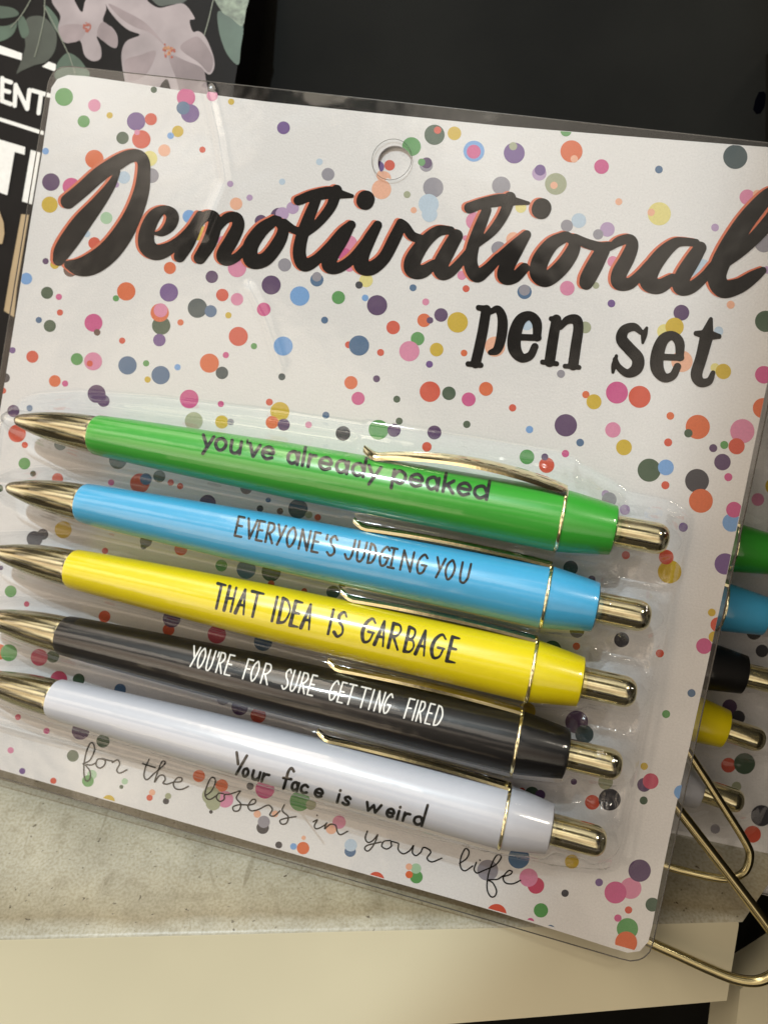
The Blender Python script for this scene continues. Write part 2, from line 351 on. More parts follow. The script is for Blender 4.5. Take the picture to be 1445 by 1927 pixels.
for c, m_ in (([(-60, 35), (60, 40), (105, 75), (60, 95), (-60, 95)], LEAF), ([(-60, 150), (40, 140), (95, 120), (70, 190), (0, 225), (-60, 210)], LEAF), ([(150, 100), (215, 86), (262, 110), (308, 180), (302, 270), (255, 335), (190, 355), (120, 385), (92, 400), (112, 345), (140, 250), (130, 170)], LEAF_D), ([(308, 432), (303, 375), (330, 320), (374, 288), (430, 318), (470, 370), (488, 412), (400, 460)], LEAF), ([(1190, 60), (1260, 90), (1322, 140), (1310, 260), (1296, 352), (1240, 300), (1205, 220), (1186, 130)], LEAF), ([(1168, -40), (1346, -40), (1338, 60), (1318, 142), (1260, 100), (1205, 60)], LEAF_S), ([(100, 110), (124, 86), (146, 120), (160, 180), (128, 208), (108, 170)], LEAF), ([(820, -40), (1020, -40), (1000, 15), (930, 25), (862, 30)], LEAF_D), ([(250, 30), (285, 60), (318, 110), (322, 180), (290, 140), (262, 80)], LEAF)):
    floral.append((m_, smooth_loop(A(c)), 1 if m_ is not LEAF_D else 1))
rnd = random.Random(3)
for k in range(26):
    a = rnd.uniform(0, 6.28); r = rnd.uniform(8, 26); floral.append((STAMEN, A(circ(475+r*math.cos(a)*.8, 148+r*math.sin(a), rnd.uniform(3, 6), 10)), 5))
for k in range(30):
    a = rnd.uniform(0, 6.28); r = rnd.uniform(5, 46); floral.append((STAMEN if k % 2 else STAMEN2, A(circ(922+r*math.cos(a), 275+r*math.sin(a), rnd.uniform(4, 8), 10)), 5))
def flats(name, items, h0, parent, step=4e-6):
    V = []; F = []; MI = []; ms = []
    for k, (m_, poly, lv) in enumerate(items):
        if m_ not in ms: ms.append(m_)
        b = len(V); h = h0+step*lv+1e-7*(k % 17)
        V += [CL(x, y, h) for x, y in poly]; idx = list(range(b, b+len(poly)))
        ar = sum(poly[i-1][0]*poly[i][1]-poly[i][0]*poly[i-1][1] for i in range(len(poly)))
        F.append(idx if ar < 0 else idx[::-1]); MI.append(ms.index(m_))
    return link(name, V, F, ms, parent, mi=MI)
flats('floral_print', floral, HF+4e-5, journal, 1e-5)
VEIN = mat('vein_print', (120, 126, 112), 0.5, var=0.1)
flat_ink('stem_print', [A3 for A3 in [spline([(p[0]/2.89, p[1]/2.89, r) for p, r in s]) for s in ([((245, -20), .8), ((242, 90), .9), ((215, 220), .9), ((190, 310), .7)], [((375, 290), .9), ((395, 350), .9), ((412, 405), .6)], [((1165, -20), .8), ((1135, 110), .9), ((1112, 190), .9)], [((240, 30), .7), ((310, 160), .9), ((372, 290), .8)], [((180, -20), .8), ((120, 80), .9), ((60, 150), .7)])]], 0.8, HF+1.5e-4, VEIN, journal)
def box_px(x0, y0, x1, y1, th, slope=None): return [[(x0, y0, th), (x1, y1, th)]]
jl = []
for s in ([(15, 425), (12, 545)], [(15, 432), (62, 448)], [(12, 488), (52, 500)], [(12, 548), (60, 566)], [(88, 462), (82, 575)], [(88, 465), (150, 592)], [(162, 490), (150, 592)], [(178, 492), (274, 520)], [(226, 510), (212, 615)]):
    jl.append([(x/2.89, y/2.89, 4.0) for x, y in s])
jp = [(WHITE_P, A([(-80, 218), (122, 290), (120, 328), (-80, 268)]), 0), (WHITE_P, A([(268, 335), (306, 350), (304, 390), (230, 362)]), 0), (WHITE_P, A([(-80, 612), (240, 714), (238, 735), (-80, 632)]), 0), (WHITE_P, A([(-80, 735), (140, 800), (136, 842), (82, 826), (42, 1062), (-80, 1015)]), 0), (WHITE_P, A([(170, 815), (222, 830), (176, 1112), (122, 1095)]), 0),
      (TANP, A([(-60, 1120), (0, 1150), (22, 1210), (26, 1270), (15, 1325), (-60, 1335)]), 0), (TANP, A([(118, 1165), (160, 1168), (95, 1560), (78, 1725), (24, 1690), (60, 1480)]), 0)]
flats('white_bars', jp, HF+2e-4, journal)
flat_ink('lettering', jl, 0.8, HF+2.1e-4, WHITE_P, journal)
# ------------------------------------------------------------------ confetti dots: (zoom x, y, radius, colour)
PAL = dict(G=(86, 152, 84), DG=(58, 84, 62), T=(48, 70, 76), P=(108, 76, 142), DP=(84, 56, 100), O=(216, 104, 56), R=(208, 82, 58), Y=(204, 174, 48), K=(202, 84, 142), LK=(216, 136, 172), B=(74, 108, 146), LB=(116, 164, 222), CH=(52, 52, 62), PE=(234, 178, 150), GR=(146, 144, 156), LG=(186, 206, 226), LP=(180, 154, 194), OL=(162, 168, 140), LY=(226, 216, 140), RO=(196, 72, 104), BR=(104, 78, 70), LGN=(166, 202, 170))
DM = {k: mat('dot_ink_'+k2, v, 0.5, var=0.05, scale=2500) for (k, v), k2 in zip(PAL.items(), 'green dark_green teal purple deep_purple orange red yellow magenta pink blue sky_blue charcoal peach grey pale_blue lilac olive pale_yellow rose brown pale_green'.split())}
DOTS = [((0, 0, 2.89), '350 527 49 G;515 573 34 LK;457 660 33 G;598 627 17 Y;742 660 50 P;822 648 33 R;668 750 34 DG;770 758 50 R;747 720 15 LK;895 818 33 PE;515 865 50 O;1013 530 50 K;1155 520 30 LK;1035 617 50 P;997 587 36 B;968 714 31 Y;929 738 18 LB;838 488 17 DG;1258 553 17 Y;1102 814 17 R;250 822 18 LB;279 990 48 DP;272 1113 44 Y;390 1015 48 K;815 862 42 LY;825 955 40 GR;675 965 34 LG;635 1005 15 LP;1253 1000 17 LP;1358 1075 17 LP;1285 1108 34 PE'),
 ((480, 0, 2.89), '155 695 35 P;350 880 18 LG;397 948 35 GR;148 988 17 LG;850 797 51 G;975 733 55 DG;992 708 20 R;1083 725 37 Y;1189 822 57 LB;1188 825 38 K;1408 832 57 P;1402 795 22 OL;930 898 36 GR;932 886 30 DP;905 882 20 G;968 1020 55 GR;943 1110 55 LG;948 1165 42 LG;826 1058 19 OL;1337 1010 50 GR;687 1030 53 PE;690 955 30 PE;205 1130 34 LP;130 1175 45 DP;862 1143 17 PE'),
 ((945, 0, 2.89), '375 823 60 O;390 864 20 PE;538 906 40 K;200 943 39 LP;205 925 30 P;290 1000 59 OL;280 1008 20 PE;850 922 21 B;1265 853 66 T;632 1097 19 PE;345 712 30 G'),
 ((945, 250, 2.89), '852 440 63 LY;808 432 20 PE;415 477 40 LG;350 505 33 GR;570 525 40 LP;520 552 28 GR;1155 515 21 LP;1330 350 42 LK;1385 335 25 PE;1420 600 50 GR;1085 745 58 LG;1435 745 20 LP;120 865 39 B;120 855 30 GR;352 845 40 LK;592 928 21 P;972 978 43 DP;880 1080 40 LY;935 1055 50 Y;1240 935 22 PE;1430 1025 58 DG;450 1058 32 OL;1175 1078 25 LG;508 830 18 OL;133 1040 34 LG;600 700 30 LK;100 405 30 LY;60 580 40 PE'),
 ((0, 250, 2.89), '580 463 33 LGN;515 600 33 R;925 735 33 O;1153 783 34 DP;1290 735 50 LK;920 868 50 P;688 862 50 O;632 900 17 G;258 870 33 DG;322 892 17 K;145 793 32 LB;250 698 17 DP;1210 882 34 R;1290 905 34 LK;1075 953 53 T;1147 970 33 B;1243 992 17 Y;1435 960 37 K;878 1048 50 DG;870 978 50 O;875 965 38 LK;868 1127 34 P;983 1031 17 O;510 1033 49 K;530 1085 18 BR;328 977 17 R;213 1018 17 B;273 1050 33 DG;666 1130 17 R;1297 1107 52 R;1382 1160 17 G;385 745 38 BR;300 715 25 Y;1030 455 36 LB;1090 545 42 Y;1420 480 34 DP;475 550 18 LG;1215 590 30 LK'),
 ((0, 500, 2.89), '70 460 17 P;178 495 33 R;420 508 33 G;508 520 49 LK;490 532 17 R;695 542 50 B;796 531 17 G;875 595 50 B;967 552 17 LB;804 619 17 Y;300 627 32 O;356 641 17 K;1140 530 52 O;1229 486 17 K;1208 583 34 T;527 697 49 DP;565 735 33 DP;75 790 33 DP;163 775 17 B;95 912 48 R;137 975 17 R;1030 725 51 K;1202 752 17 K;30 610 26 CH;20 680 16 R;1055 845 49 OL;1207 850 36 Y;1255 850 18 GR'),
 ((450, 500, 2.89), '175 105 52 DP;330 165 53 LB;423 77 36 B;423 60 26 GR;540 173 36 G;133 237 35 K;685 175 18 LB;750 215 55 DP;690 80 37 LY;652 105 20 CH;465 296 19 B;240 437 52 LB;837 336 37 R;945 120 19 B;1014 197 19 LK;1233 125 19 R;1005 297 37 O;1037 297 18 DP;1097 268 37 DP;1187 308 56 Y;970 397 37 G;925 465 55 LK;1073 456 37 Y;595 430 19 R;652 434 55 B;769 472 19 R;1034 536 19 P;1222 475 18 O;1390 440 55 PE;233 604 19 T;608 636 36 O;647 722 36 K;747 615 19 DP;857 726 19 DG;1037 685 56 R;1140 694 37 DG;1247 727 38 K;1341 670 38 O;165 742 19 R;222 793 52 Y;180 852 35 O;243 865 33 DP;378 865 18 LK;472 813 19 B;565 912 40 CH;758 892 54 G;842 895 36 DP;870 845 19 DG;1061 907 38 DP;1237 863 20 DG;1020 985 26 R'),
 ((450, 250, 2.89), '248 718 36 GR;600 600 42 LK;575 665 38 K;600 725 30 LK;1280 480 48 LK;1230 572 15 LK;1410 630 40 GR;1210 775 25 LK;235 440 36 LP'),
 ((945, 500, 2.89), '453 701 20 O;497 740 41 Y;622 690 60 K;745 713 60 R;55 773 20 R;344 868 61 DP;147 891 20 LB;422 962 21 B;600 893 42 LK;660 988 43 Y;912 817 21 O;1061 877 66 O;1010 911 23 DG;900 961 22 R;342 1022 20 K;1145 992 22 DP;1205 975 22 G;1303 900 66 LK;1272 982 44 R;1195 1068 45 DP;1227 1150 22 K;797 1112 63 DG;888 1097 43 LB;1057 1170 65 CH;133 1040 40 G;240 1085 42 R;230 1040 19 DP;1155 555 25 LY;1200 575 42 Y;1420 593 48 K;1415 775 55 O;975 520 58 PE;318 588 22 GR'),
 ((945, 800, 2.89), '885 327 22 R;1078 412 65 O;1245 530 50 LB;1258 460 43 K;1210 755 58 P;982 555 25 P;908 797 64 Y;890 718 40 R;670 707 22 R;370 777 40 T;485 838 20 DP;1137 1019 21 Y;1170 1085 40 R;560 375 22 LP;580 405 40 GR;665 460 28 LP'),
 ((945, 1150, 2.89), '647 156 41 CH;402 191 20 O;855 230 22 R;1150 140 30 Y;1095 190 43 K;1027 446 22 B;889 560 22 G;403 603 62 DP;445 670 50 T;770 844 20 Y;770 945 38 DP;805 925 43 RO;767 1030 22 DG;488 1040 40 R;582 1025 60 CH;388 928 17 DP;270 210 50 DG;405 105 40 CH;105 980 20 R;160 995 40 DG;205 1000 28 DP;560 930 40 OL;970 985 38 LB;130 545 50 Y'),
 ((0, 720, 2.89), '135 440 32 G;182 495 16 DG;330 335 33 DG;643 422 48 DG;315 522 30 R;606 543 17 K;762 547 53 R;795 525 32 B;868 510 33 DG;930 543 17 R;981 563 17 R;1340 575 32 BR;1130 655 45 DP;1415 685 18 CH;345 800 46 Y;190 850 43 CH;235 825 30 CH;573 915 17 R;795 862 33 CH;783 890 17 T;985 905 35 R;1205 995 32 G;1340 1015 52 B;0 575 20 DG'),
 ((350, 750, 3.6125), '410 618 38 BR;560 690 18 B;505 747 22 CH;640 765 22 BR;762 750 66 T;835 790 25 OL;896 808 22 R'),
 ((0, 1000, 2.89), '60 326 32 G;147 395 15 RO;570 463 32 R;918 535 32 R;935 475 48 DP;1180 560 50 RO;290 680 34 DG;215 685 46 RO;0 655 42 O;50 660 46 G;322 805 46 RO;430 805 32 DG;655 860 32 B;1305 955 45 DP;1405 1000 42 R;1215 910 35 GR;1425 600 42 T;100 1010 16 RO;255 1085 17 K;440 1085 48 DP;562 1140 36 DG;8 198 12 DP'),
 ((350, 1050, 3.6125), '525 570 62 B;580 95 65 DG;580 175 22 R;805 225 20 R;1000 232 45 T;1060 188 22 CH;1320 670 30 T;1660 905 25 R;1885 962 24 CH'),
 ((0, 1250, 2.89), '60 468 17 LK;123 581 17 P;292 634 17 R;398 498 32 DG;502 600 26 LGN;480 635 32 G;592 745 34 Y;680 637 17 LGN;662 667 11 DG;815 726 17 R;829 697 17 PE;904 745 17 CH;916 717 17 OL;1083 608 33 O;1207 660 34 O;1225 735 45 LK;1150 715 50 OL;1160 755 40 OL;1148 803 10 CH;1400 815 20 PE'),
 ((350, 1350, 2.89), '418 600 34 CH;424 568 33 GR;505 694 19 CH;585 702 18 LB;637 711 34 O;640 655 12 PE;893 728 31 B;896 695 34 LG;1033 885 45 R;1252 868 35 G;1250 822 28 LGN;1213 855 20 O;1212 812 18 PE;790 605 30 PE;833 570 36 LK;620 455 55 G;680 475 28 OL;430 390 52 K;350 374 20 CH;485 525 18 PE'),
 ((700, 1400, 2.89), '628 687 57 GR;890 770 45 RO;850 727 50 LK;675 925 55 R;917 905 39 G;860 966 20 K;968 1010 26 B;1135 1060 20 R;1048 812 20 CH;1233 753 21 P;1405 785 58 LK;1322 808 60 K;1393 903 20 R;1335 947 20 K;1387 1005 58 G;1380 1080 60 O;797 620 58 B;1085 640 38 Y'),
 ((945, 1500, 2.89), '745 400 61 DP;815 585 38 DG')]
# printed paper outline, TL clockwise
OUT = [(95, 187), (97, 166), (108, 149), (128, 141), (160, 143), (230, 153), (350, 172), (500, 191), (700, 212), (945, 237), (1200, 258), (1445, 277), (1500, 281), (1526, 290), (1535, 310), (1530, 345), (1443, 720), (1390, 976), (1340, 1207), (1297, 1404), (1272, 1514), (1245, 1645), (1226, 1745), (1219, 1772), (1203, 1790), (1180, 1793), (1150, 1784), (1094, 1766), (945, 1719), (850, 1691), (500, 1592), (0, 1448), (-80, 1425), (-103, 1412), (-108, 1395), (-103, 1370), (3.5, 756), (24, 631), (57, 423), (80, 287)]
def clip(poly):
    planes = []
    for a, b in (((80, 287), (3.5, 756)), ((1443, 720), (1226, 1745)), ((0, 1446), (945, 1717)), ((160, 145), (945, 238)), ((945, 238), (1445, 278))):
        nx_, ny_ = -(b[1]-a[1]), b[0]-a[0]; c = nx_*a[0]+ny_*a[1]
        s = 1 if (nx_*700+ny_*900-c) > 0 else -1
        if a == (160, 145) or a == (945, 238):
            if abs(poly[0][1]-a[1]-(poly[0][0]-a[0])*(b[1]-a[1])/(b[0]-a[0])) > 90 or not (a[0]-60 < poly[0][0] < b[0]+40): continue
        planes.append((s*nx_, s*ny_, s*c))
    for nx_, ny_, c in planes:
        out = []
        for i in range(len(poly)):
            p, q = poly[i-1], poly[i]; dp, dq = nx_*p[0]+ny_*p[1]-c, nx_*q[0]+ny_*q[1]-c
            if (dp > 0) != (dq > 0):
                t = dp/(dp-dq); out.append((p[0]+(q[0]-p[0])*t, p[1]+(q[1]-p[1])*t))
            if dq > 0: out.append(q)
        poly = out
        if not poly: return []
    return poly
HOLE = (743, 306, 32)
def dot_items(dots):
    items = []; done = []
    for (ox, oy, s), txt in dots:
        for d in txt.split(';'):
            x, y, r, c = d.split(); x = ox+float(x)/s; y = oy+float(y)/s; r = float(r)/s
            if any(abs(x-a)+abs(y-b) < 6 and abs(r-q) < 4 and c == cc for a, b, q, _, cc in done): continue
            if math.hypot(x-HOLE[0], y-HOLE[1]) < HOLE[2]*.6: continue
            lv = 1+max([l for a, b, q, l, cc in done if math.hypot(a-x, b-y) < q+r+2], default=0)
            done.append((x, y, r, lv, c)); poly = clip(circ(x, y, r, 36))
            if math.hypot(x-HOLE[0], y-HOLE[1]) < HOLE[2]+r:
                poly = [p if math.hypot(p[0]-HOLE[0], p[1]-HOLE[1]) > HOLE[2] else (HOLE[0]+(p[0]-HOLE[0])*HOLE[2]/max(1e-6, math.hypot(p[0]-HOLE[0], p[1]-HOLE[1])), HOLE[1]+(p[1]-HOLE[1])*HOLE[2]/max(1e-6, math.hypot(p[0]-HOLE[0], p[1]-HOLE[1]))) for p in poly]
            if len(poly) > 2: items.append((DM[c], poly, lv))
    return items
pack = empty('pen_pack', CARD, 'front blister pack of five pens on white confetti card with clear cover', 'pen pack')
def loc2(pts, h=0.0): return [(p.x, p.y) for p in (CL(x, y, h) for x, y in pts)]
slab('backing_card', [loc2(OUT)[::-1], loc2(circ(*HOLE, 48))], -0.0005, 0.0, PAPER, pack)
flats('confetti_print', dot_items(DOTS), 1.5e-5, pack, 5e-6)
# ------------------------------------------------------------------ title lettering, traced as brush strokes
def Z3(off, s, pts): return spline([(off[0]+p[0]/s, off[1]+p[1]/s, p[2]/s) for p in pts], 8)
D_, E_, F_, I_ = (0, 250), (450, 250), (945, 250), (945, 500)
TITLE = [Z3(o, 2.89, p) for o, p in (
 (D_, [(372, 372, 41), (450, 308, 41), (540, 228, 42), (640, 162, 41), (705, 128, 36), (755, 126, 34), (782, 160, 34), (783, 225, 36), (770, 320, 42), (728, 440, 48), (665, 555, 56), (590, 648, 60), (505, 710, 60), (435, 730, 48), (375, 718, 24)]),
 (D_, [(642, 212, 14), (603, 288, 25), (532, 385, 38), (452, 482, 50), (388, 572, 53), (342, 642, 47), (322, 690, 33)]),
 (D_, [(838, 548, 6), (885, 542, 20), (928, 500, 32), (938, 448, 34), (895, 418, 24), (838, 455, 36), (800, 540, 42), (802, 615, 46), (850, 650, 43), (915, 632, 36), (975, 590, 28), (1030, 530, 22), (1075, 470, 22)]),
 (D_, [(1088, 446, 22), (1062, 510, 34), (1020, 600, 38), (978, 672, 32)]),
 (D_, [(1050, 545, 16), (1105, 465, 28), (1152, 450, 30), (1170, 490, 36), (1142, 590, 40), (1088, 680, 34)]),
 (D_, [(1160, 555, 16), (1225, 470, 26), (1282, 460, 30), (1296, 505, 34), (1262, 580, 38), (1215, 665, 38), (1240, 695, 28), (1295, 670, 24), (1350, 610, 22)]),
 (E_, [(195, 475, 28), (120, 530, 38), (62, 620, 42), (72, 695, 42), (145, 685, 38), (213, 600, 36), (240, 525, 30), (212, 478, 26)]),
 (E_, [(245, 490, 24), (300, 528, 22), (345, 535, 20)]),
 (E_, [(322, 368, 26), (400, 340, 30), (500, 325, 34), (560, 335, 22), (615, 343, 10)]),
 (E_, [(355, 560, 14), (430, 490, 24), (500, 400, 28), (530, 312, 30)]),
 (E_, [(420, 360, 26), (380, 460, 32), (340, 570, 34), (328, 660, 36), (355, 718, 36), (420, 690, 30), (490, 620, 26), (560, 540, 26), (610, 500, 24)]),
 (E_, [(608, 500, 24), (560, 580, 34), (505, 660, 40), (490, 720, 40), (535, 735, 30), (610, 690, 28), (680, 610, 28), (752, 502, 25)]),
 (E_, [(752, 502, 25), (708, 580, 34), (668, 665, 40), (668, 725, 42), (720, 735, 38), (788, 680, 34), (842, 580, 34), (880, 500, 30)]),
 (E_, [(878, 490, 24), (905, 510, 24), (940, 560, 26), (990, 578, 24)]),
 (E_, [(1150, 530, 22), (1080, 535, 30), (1008, 595, 36), (948, 685, 44), (945, 742, 46), (995, 755, 36), (1060, 715, 26)]),
 (E_, [(1180, 560, 36), (1135, 640, 40), (1096, 720, 42), (1105, 765, 36), (1150, 755, 28), (1205, 700, 24), (1255, 640, 22)]),
 (E_, [(1252, 408, 30), (1330, 382, 30), (1430, 365, 34), (1500, 372, 22), (1572, 382, 9)]),
 (E_, [(1345, 420, 26), (1305, 520, 32), (1270, 620, 34), (1258, 710, 38), (1290, 775, 38), (1345, 745, 30), (1410, 680, 26)]),
 (E_, [(1285, 620, 12), (1380, 530, 25), (1440, 440, 28), (1472, 352, 32)]),
 (F_, [(-20, 680, 24), (60, 610, 24), (132, 553, 24)]),
 (F_, [(132, 553, 24), (82, 630, 34), (30, 715, 42), (15, 780, 42), (65, 785, 32), (120, 735, 28)]),
 (F_, [(340, 565, 30), (268, 605, 38), (208, 690, 46), (195, 765, 46), (240, 795, 42), (318, 735, 42), (378, 650, 38), (390, 595, 30), (350, 562, 26)]),
 (F_, [(395, 572, 24), (460, 602, 27), (530, 620, 27), (580, 615, 24)]),
 (F_, [(545, 640, 38), (505, 715, 44), (468, 785, 44), (455, 815, 38)]),
 (F_, [(585, 625, 16), (630, 592, 26), (688, 578, 28), (706, 610, 33), (680, 680, 39), (635, 765, 42), (635, 815, 40), (690, 820, 32), (745, 775, 27), (800, 715, 26)]),
 (F_, [(1050, 598, 22), (985, 592, 24), (935, 602, 30), (868, 660, 40), (808, 745, 46), (795, 812, 48), (850, 835, 40), (925, 795, 30)]),
 (F_, [(1075, 625, 34), (1028, 700, 42), (980, 780, 44), (970, 838, 44), (1025, 840, 34), (1095, 785, 28), (1145, 725, 26)]),
 (F_, [(1490, 320, 38), (1430, 355, 42), (1330, 470, 50), (1245, 600, 54), (1185, 710, 52), (1165, 790, 52), (1200, 848, 50), (1285, 832, 42), (1360, 785, 34), (1415, 748, 20)]),
 (F_, [(1215, 720, 14), (1300, 640, 30), (1390, 550, 36), (1470, 455, 38), (1515, 370, 38), (1490, 325, 36)]))]
for o, x, y, r in ((E_, 687, 366, 50), (F_, 212, 412, 54)):
    TITLE.append([(o[0]+(x-2)/2.89, o[1]+(y+5)/2.89, (r-2)/2.89), (o[0]+(x+2)/2.89, o[1]+(y-5)/2.89, (r-2)/2.89)])
flat_ink('title_shadow_print', [[(x-5.2, y-1.2, r) for x, y, r in s] for s in TITLE], 1.5, 9e-5, ORANGE_INK, pack)
flat_ink('title_lettering', TITLE, 1.5, 1.0e-4, INK, pack)
EL = [[(92, 388, 18), (195, 392, 18)], [(188, 390, 22), (186, 310, 27), (148, 272, 25), (98, 295, 31), (68, 370, 36), (66, 450, 36), (102, 500, 26), (150, 490, 22), (176, 440, 20)]]
SUB = [Z3(I_, 2.89, p) for p in (
 [(-130, 228, 15), (-92, 236, 20)], [(-88, 240, 27), (-112, 380, 28), (-146, 530, 28)], [(-186, 534, 15), (-118, 541, 15)], [(-66, 252, 14), (-25, 236, 20), (0, 290, 27), (-5, 380, 28), (-28, 455, 24), (-66, 472, 14)],
 EL[0], EL[1],
 [(265, 288, 14), (300, 292, 20)], [(293, 292, 27), (273, 410, 29), (256, 522, 29)], [(218, 524, 14), (294, 533, 14)], [(315, 335, 14), (352, 296, 22), (400, 294, 28), (412, 340, 28), (398, 440, 29), (384, 540, 29)], [(340, 546, 13), (416, 553, 13)],
 [(784, 338, 8), (770, 375, 17), (762, 418, 8)], [(758, 365, 14), (715, 333, 22), (662, 350, 27), (648, 400, 32), (688, 450, 33), (735, 505, 34), (728, 560, 32), (680, 585, 23), (632, 552, 18), (612, 510, 14)], [(619, 490, 9), (606, 540, 15), (600, 578, 9)],
 [(x+775, y+108, r) for x, y, r in EL[0]], [(x+775, y+108, r) for x, y, r in EL[1]],
 [(1132, 290, 11), (1122, 330, 22), (1112, 370, 34)], [(1052, 368, 14), (1115, 376, 26), (1176, 384, 14)], [(1108, 390, 36), (1080, 500, 32), (1054, 590, 32), (1076, 634, 26), (1122, 628, 20), (1144, 582, 13)])]
flat_ink('subtitle_lettering', SUB, 1.2, 1.0e-4, INK, pack)
CUR = []
for off, s, lines in (((0, 1250), 2.89, (
  '452 542;490 522;514 472;510 435;492 430;470 480;458 550;460 612;475 636;492 618;490 580;468 548;498 548;525 535',
  '560 515;532 518;524 548;544 565;568 550;574 525;556 513;588 522;618 528', '612 535;640 520;652 542;636 575;652 592;692 574',
  '812 518;792 562;784 608;800 628;832 602', '776 540;845 562', '832 600;880 560;900 534;884 528;864 570;842 640;866 608;890 604;900 626;888 646;910 652;940 642',
  '940 642;984 638;990 620;966 618;944 648;956 676;990 680;1026 664',
  '1116 716;1150 690;1172 642;1164 617;1144 624;1120 680;1118 716;1140 736;1182 712', '1216 704;1190 702;1178 726;1196 746;1220 734;1222 710;1252 706;1300 690',
  '1308 690;1286 728;1310 760;1300 794;1274 798;1268 776;1302 764;1350 766')),
 ((350, 1350), 2.89, ('340 478;374 468;378 448;358 450;338 485;356 508;396 500;430 482', '430 482;452 478;470 500;456 530;480 536;512 508', '536 474;524 508;556 540;546 575;520 580;512 560;546 548;598 540',
  '692 568;714 558;698 590;710 606;744 592;766 574', '712 532;714 534', '764 576;754 606;784 582;814 588;822 620;840 638;878 620',
  '986 618;974 656;990 680;1018 668;1042 638;1022 690;992 726;972 716;986 696;1060 678', '1112 670;1076 674;1064 700;1090 716;1116 700;1116 676;1152 684', '1156 688;1154 720;1180 742;1214 726;1236 698;1230 734;1250 752;1276 734', '1276 734;1290 708;1316 716;1330 734;1310 766;1336 786;1390 766')),
 ((700, 1400), 2.89, ('475 650;514 622;526 586;506 570;482 618;480 668;504 690;546 664', '566 644;554 682;570 702;602 690', '584 631;587 633', '602 690;668 660;700 620;690 602;666 620;634 700;624 780;640 826;664 830;676 800;656 756;630 740;680 736;712 716', '712 722;750 710;760 694;740 690;712 726;726 756;766 760;806 742'))):
    for l in lines: CUR.append(Z3(off, s, [(*map(float, p.split()), 3.8) for p in l.split(';')]))
flat_ink('script_lettering', CUR, 0.7, 1.0e-4, INK, pack)
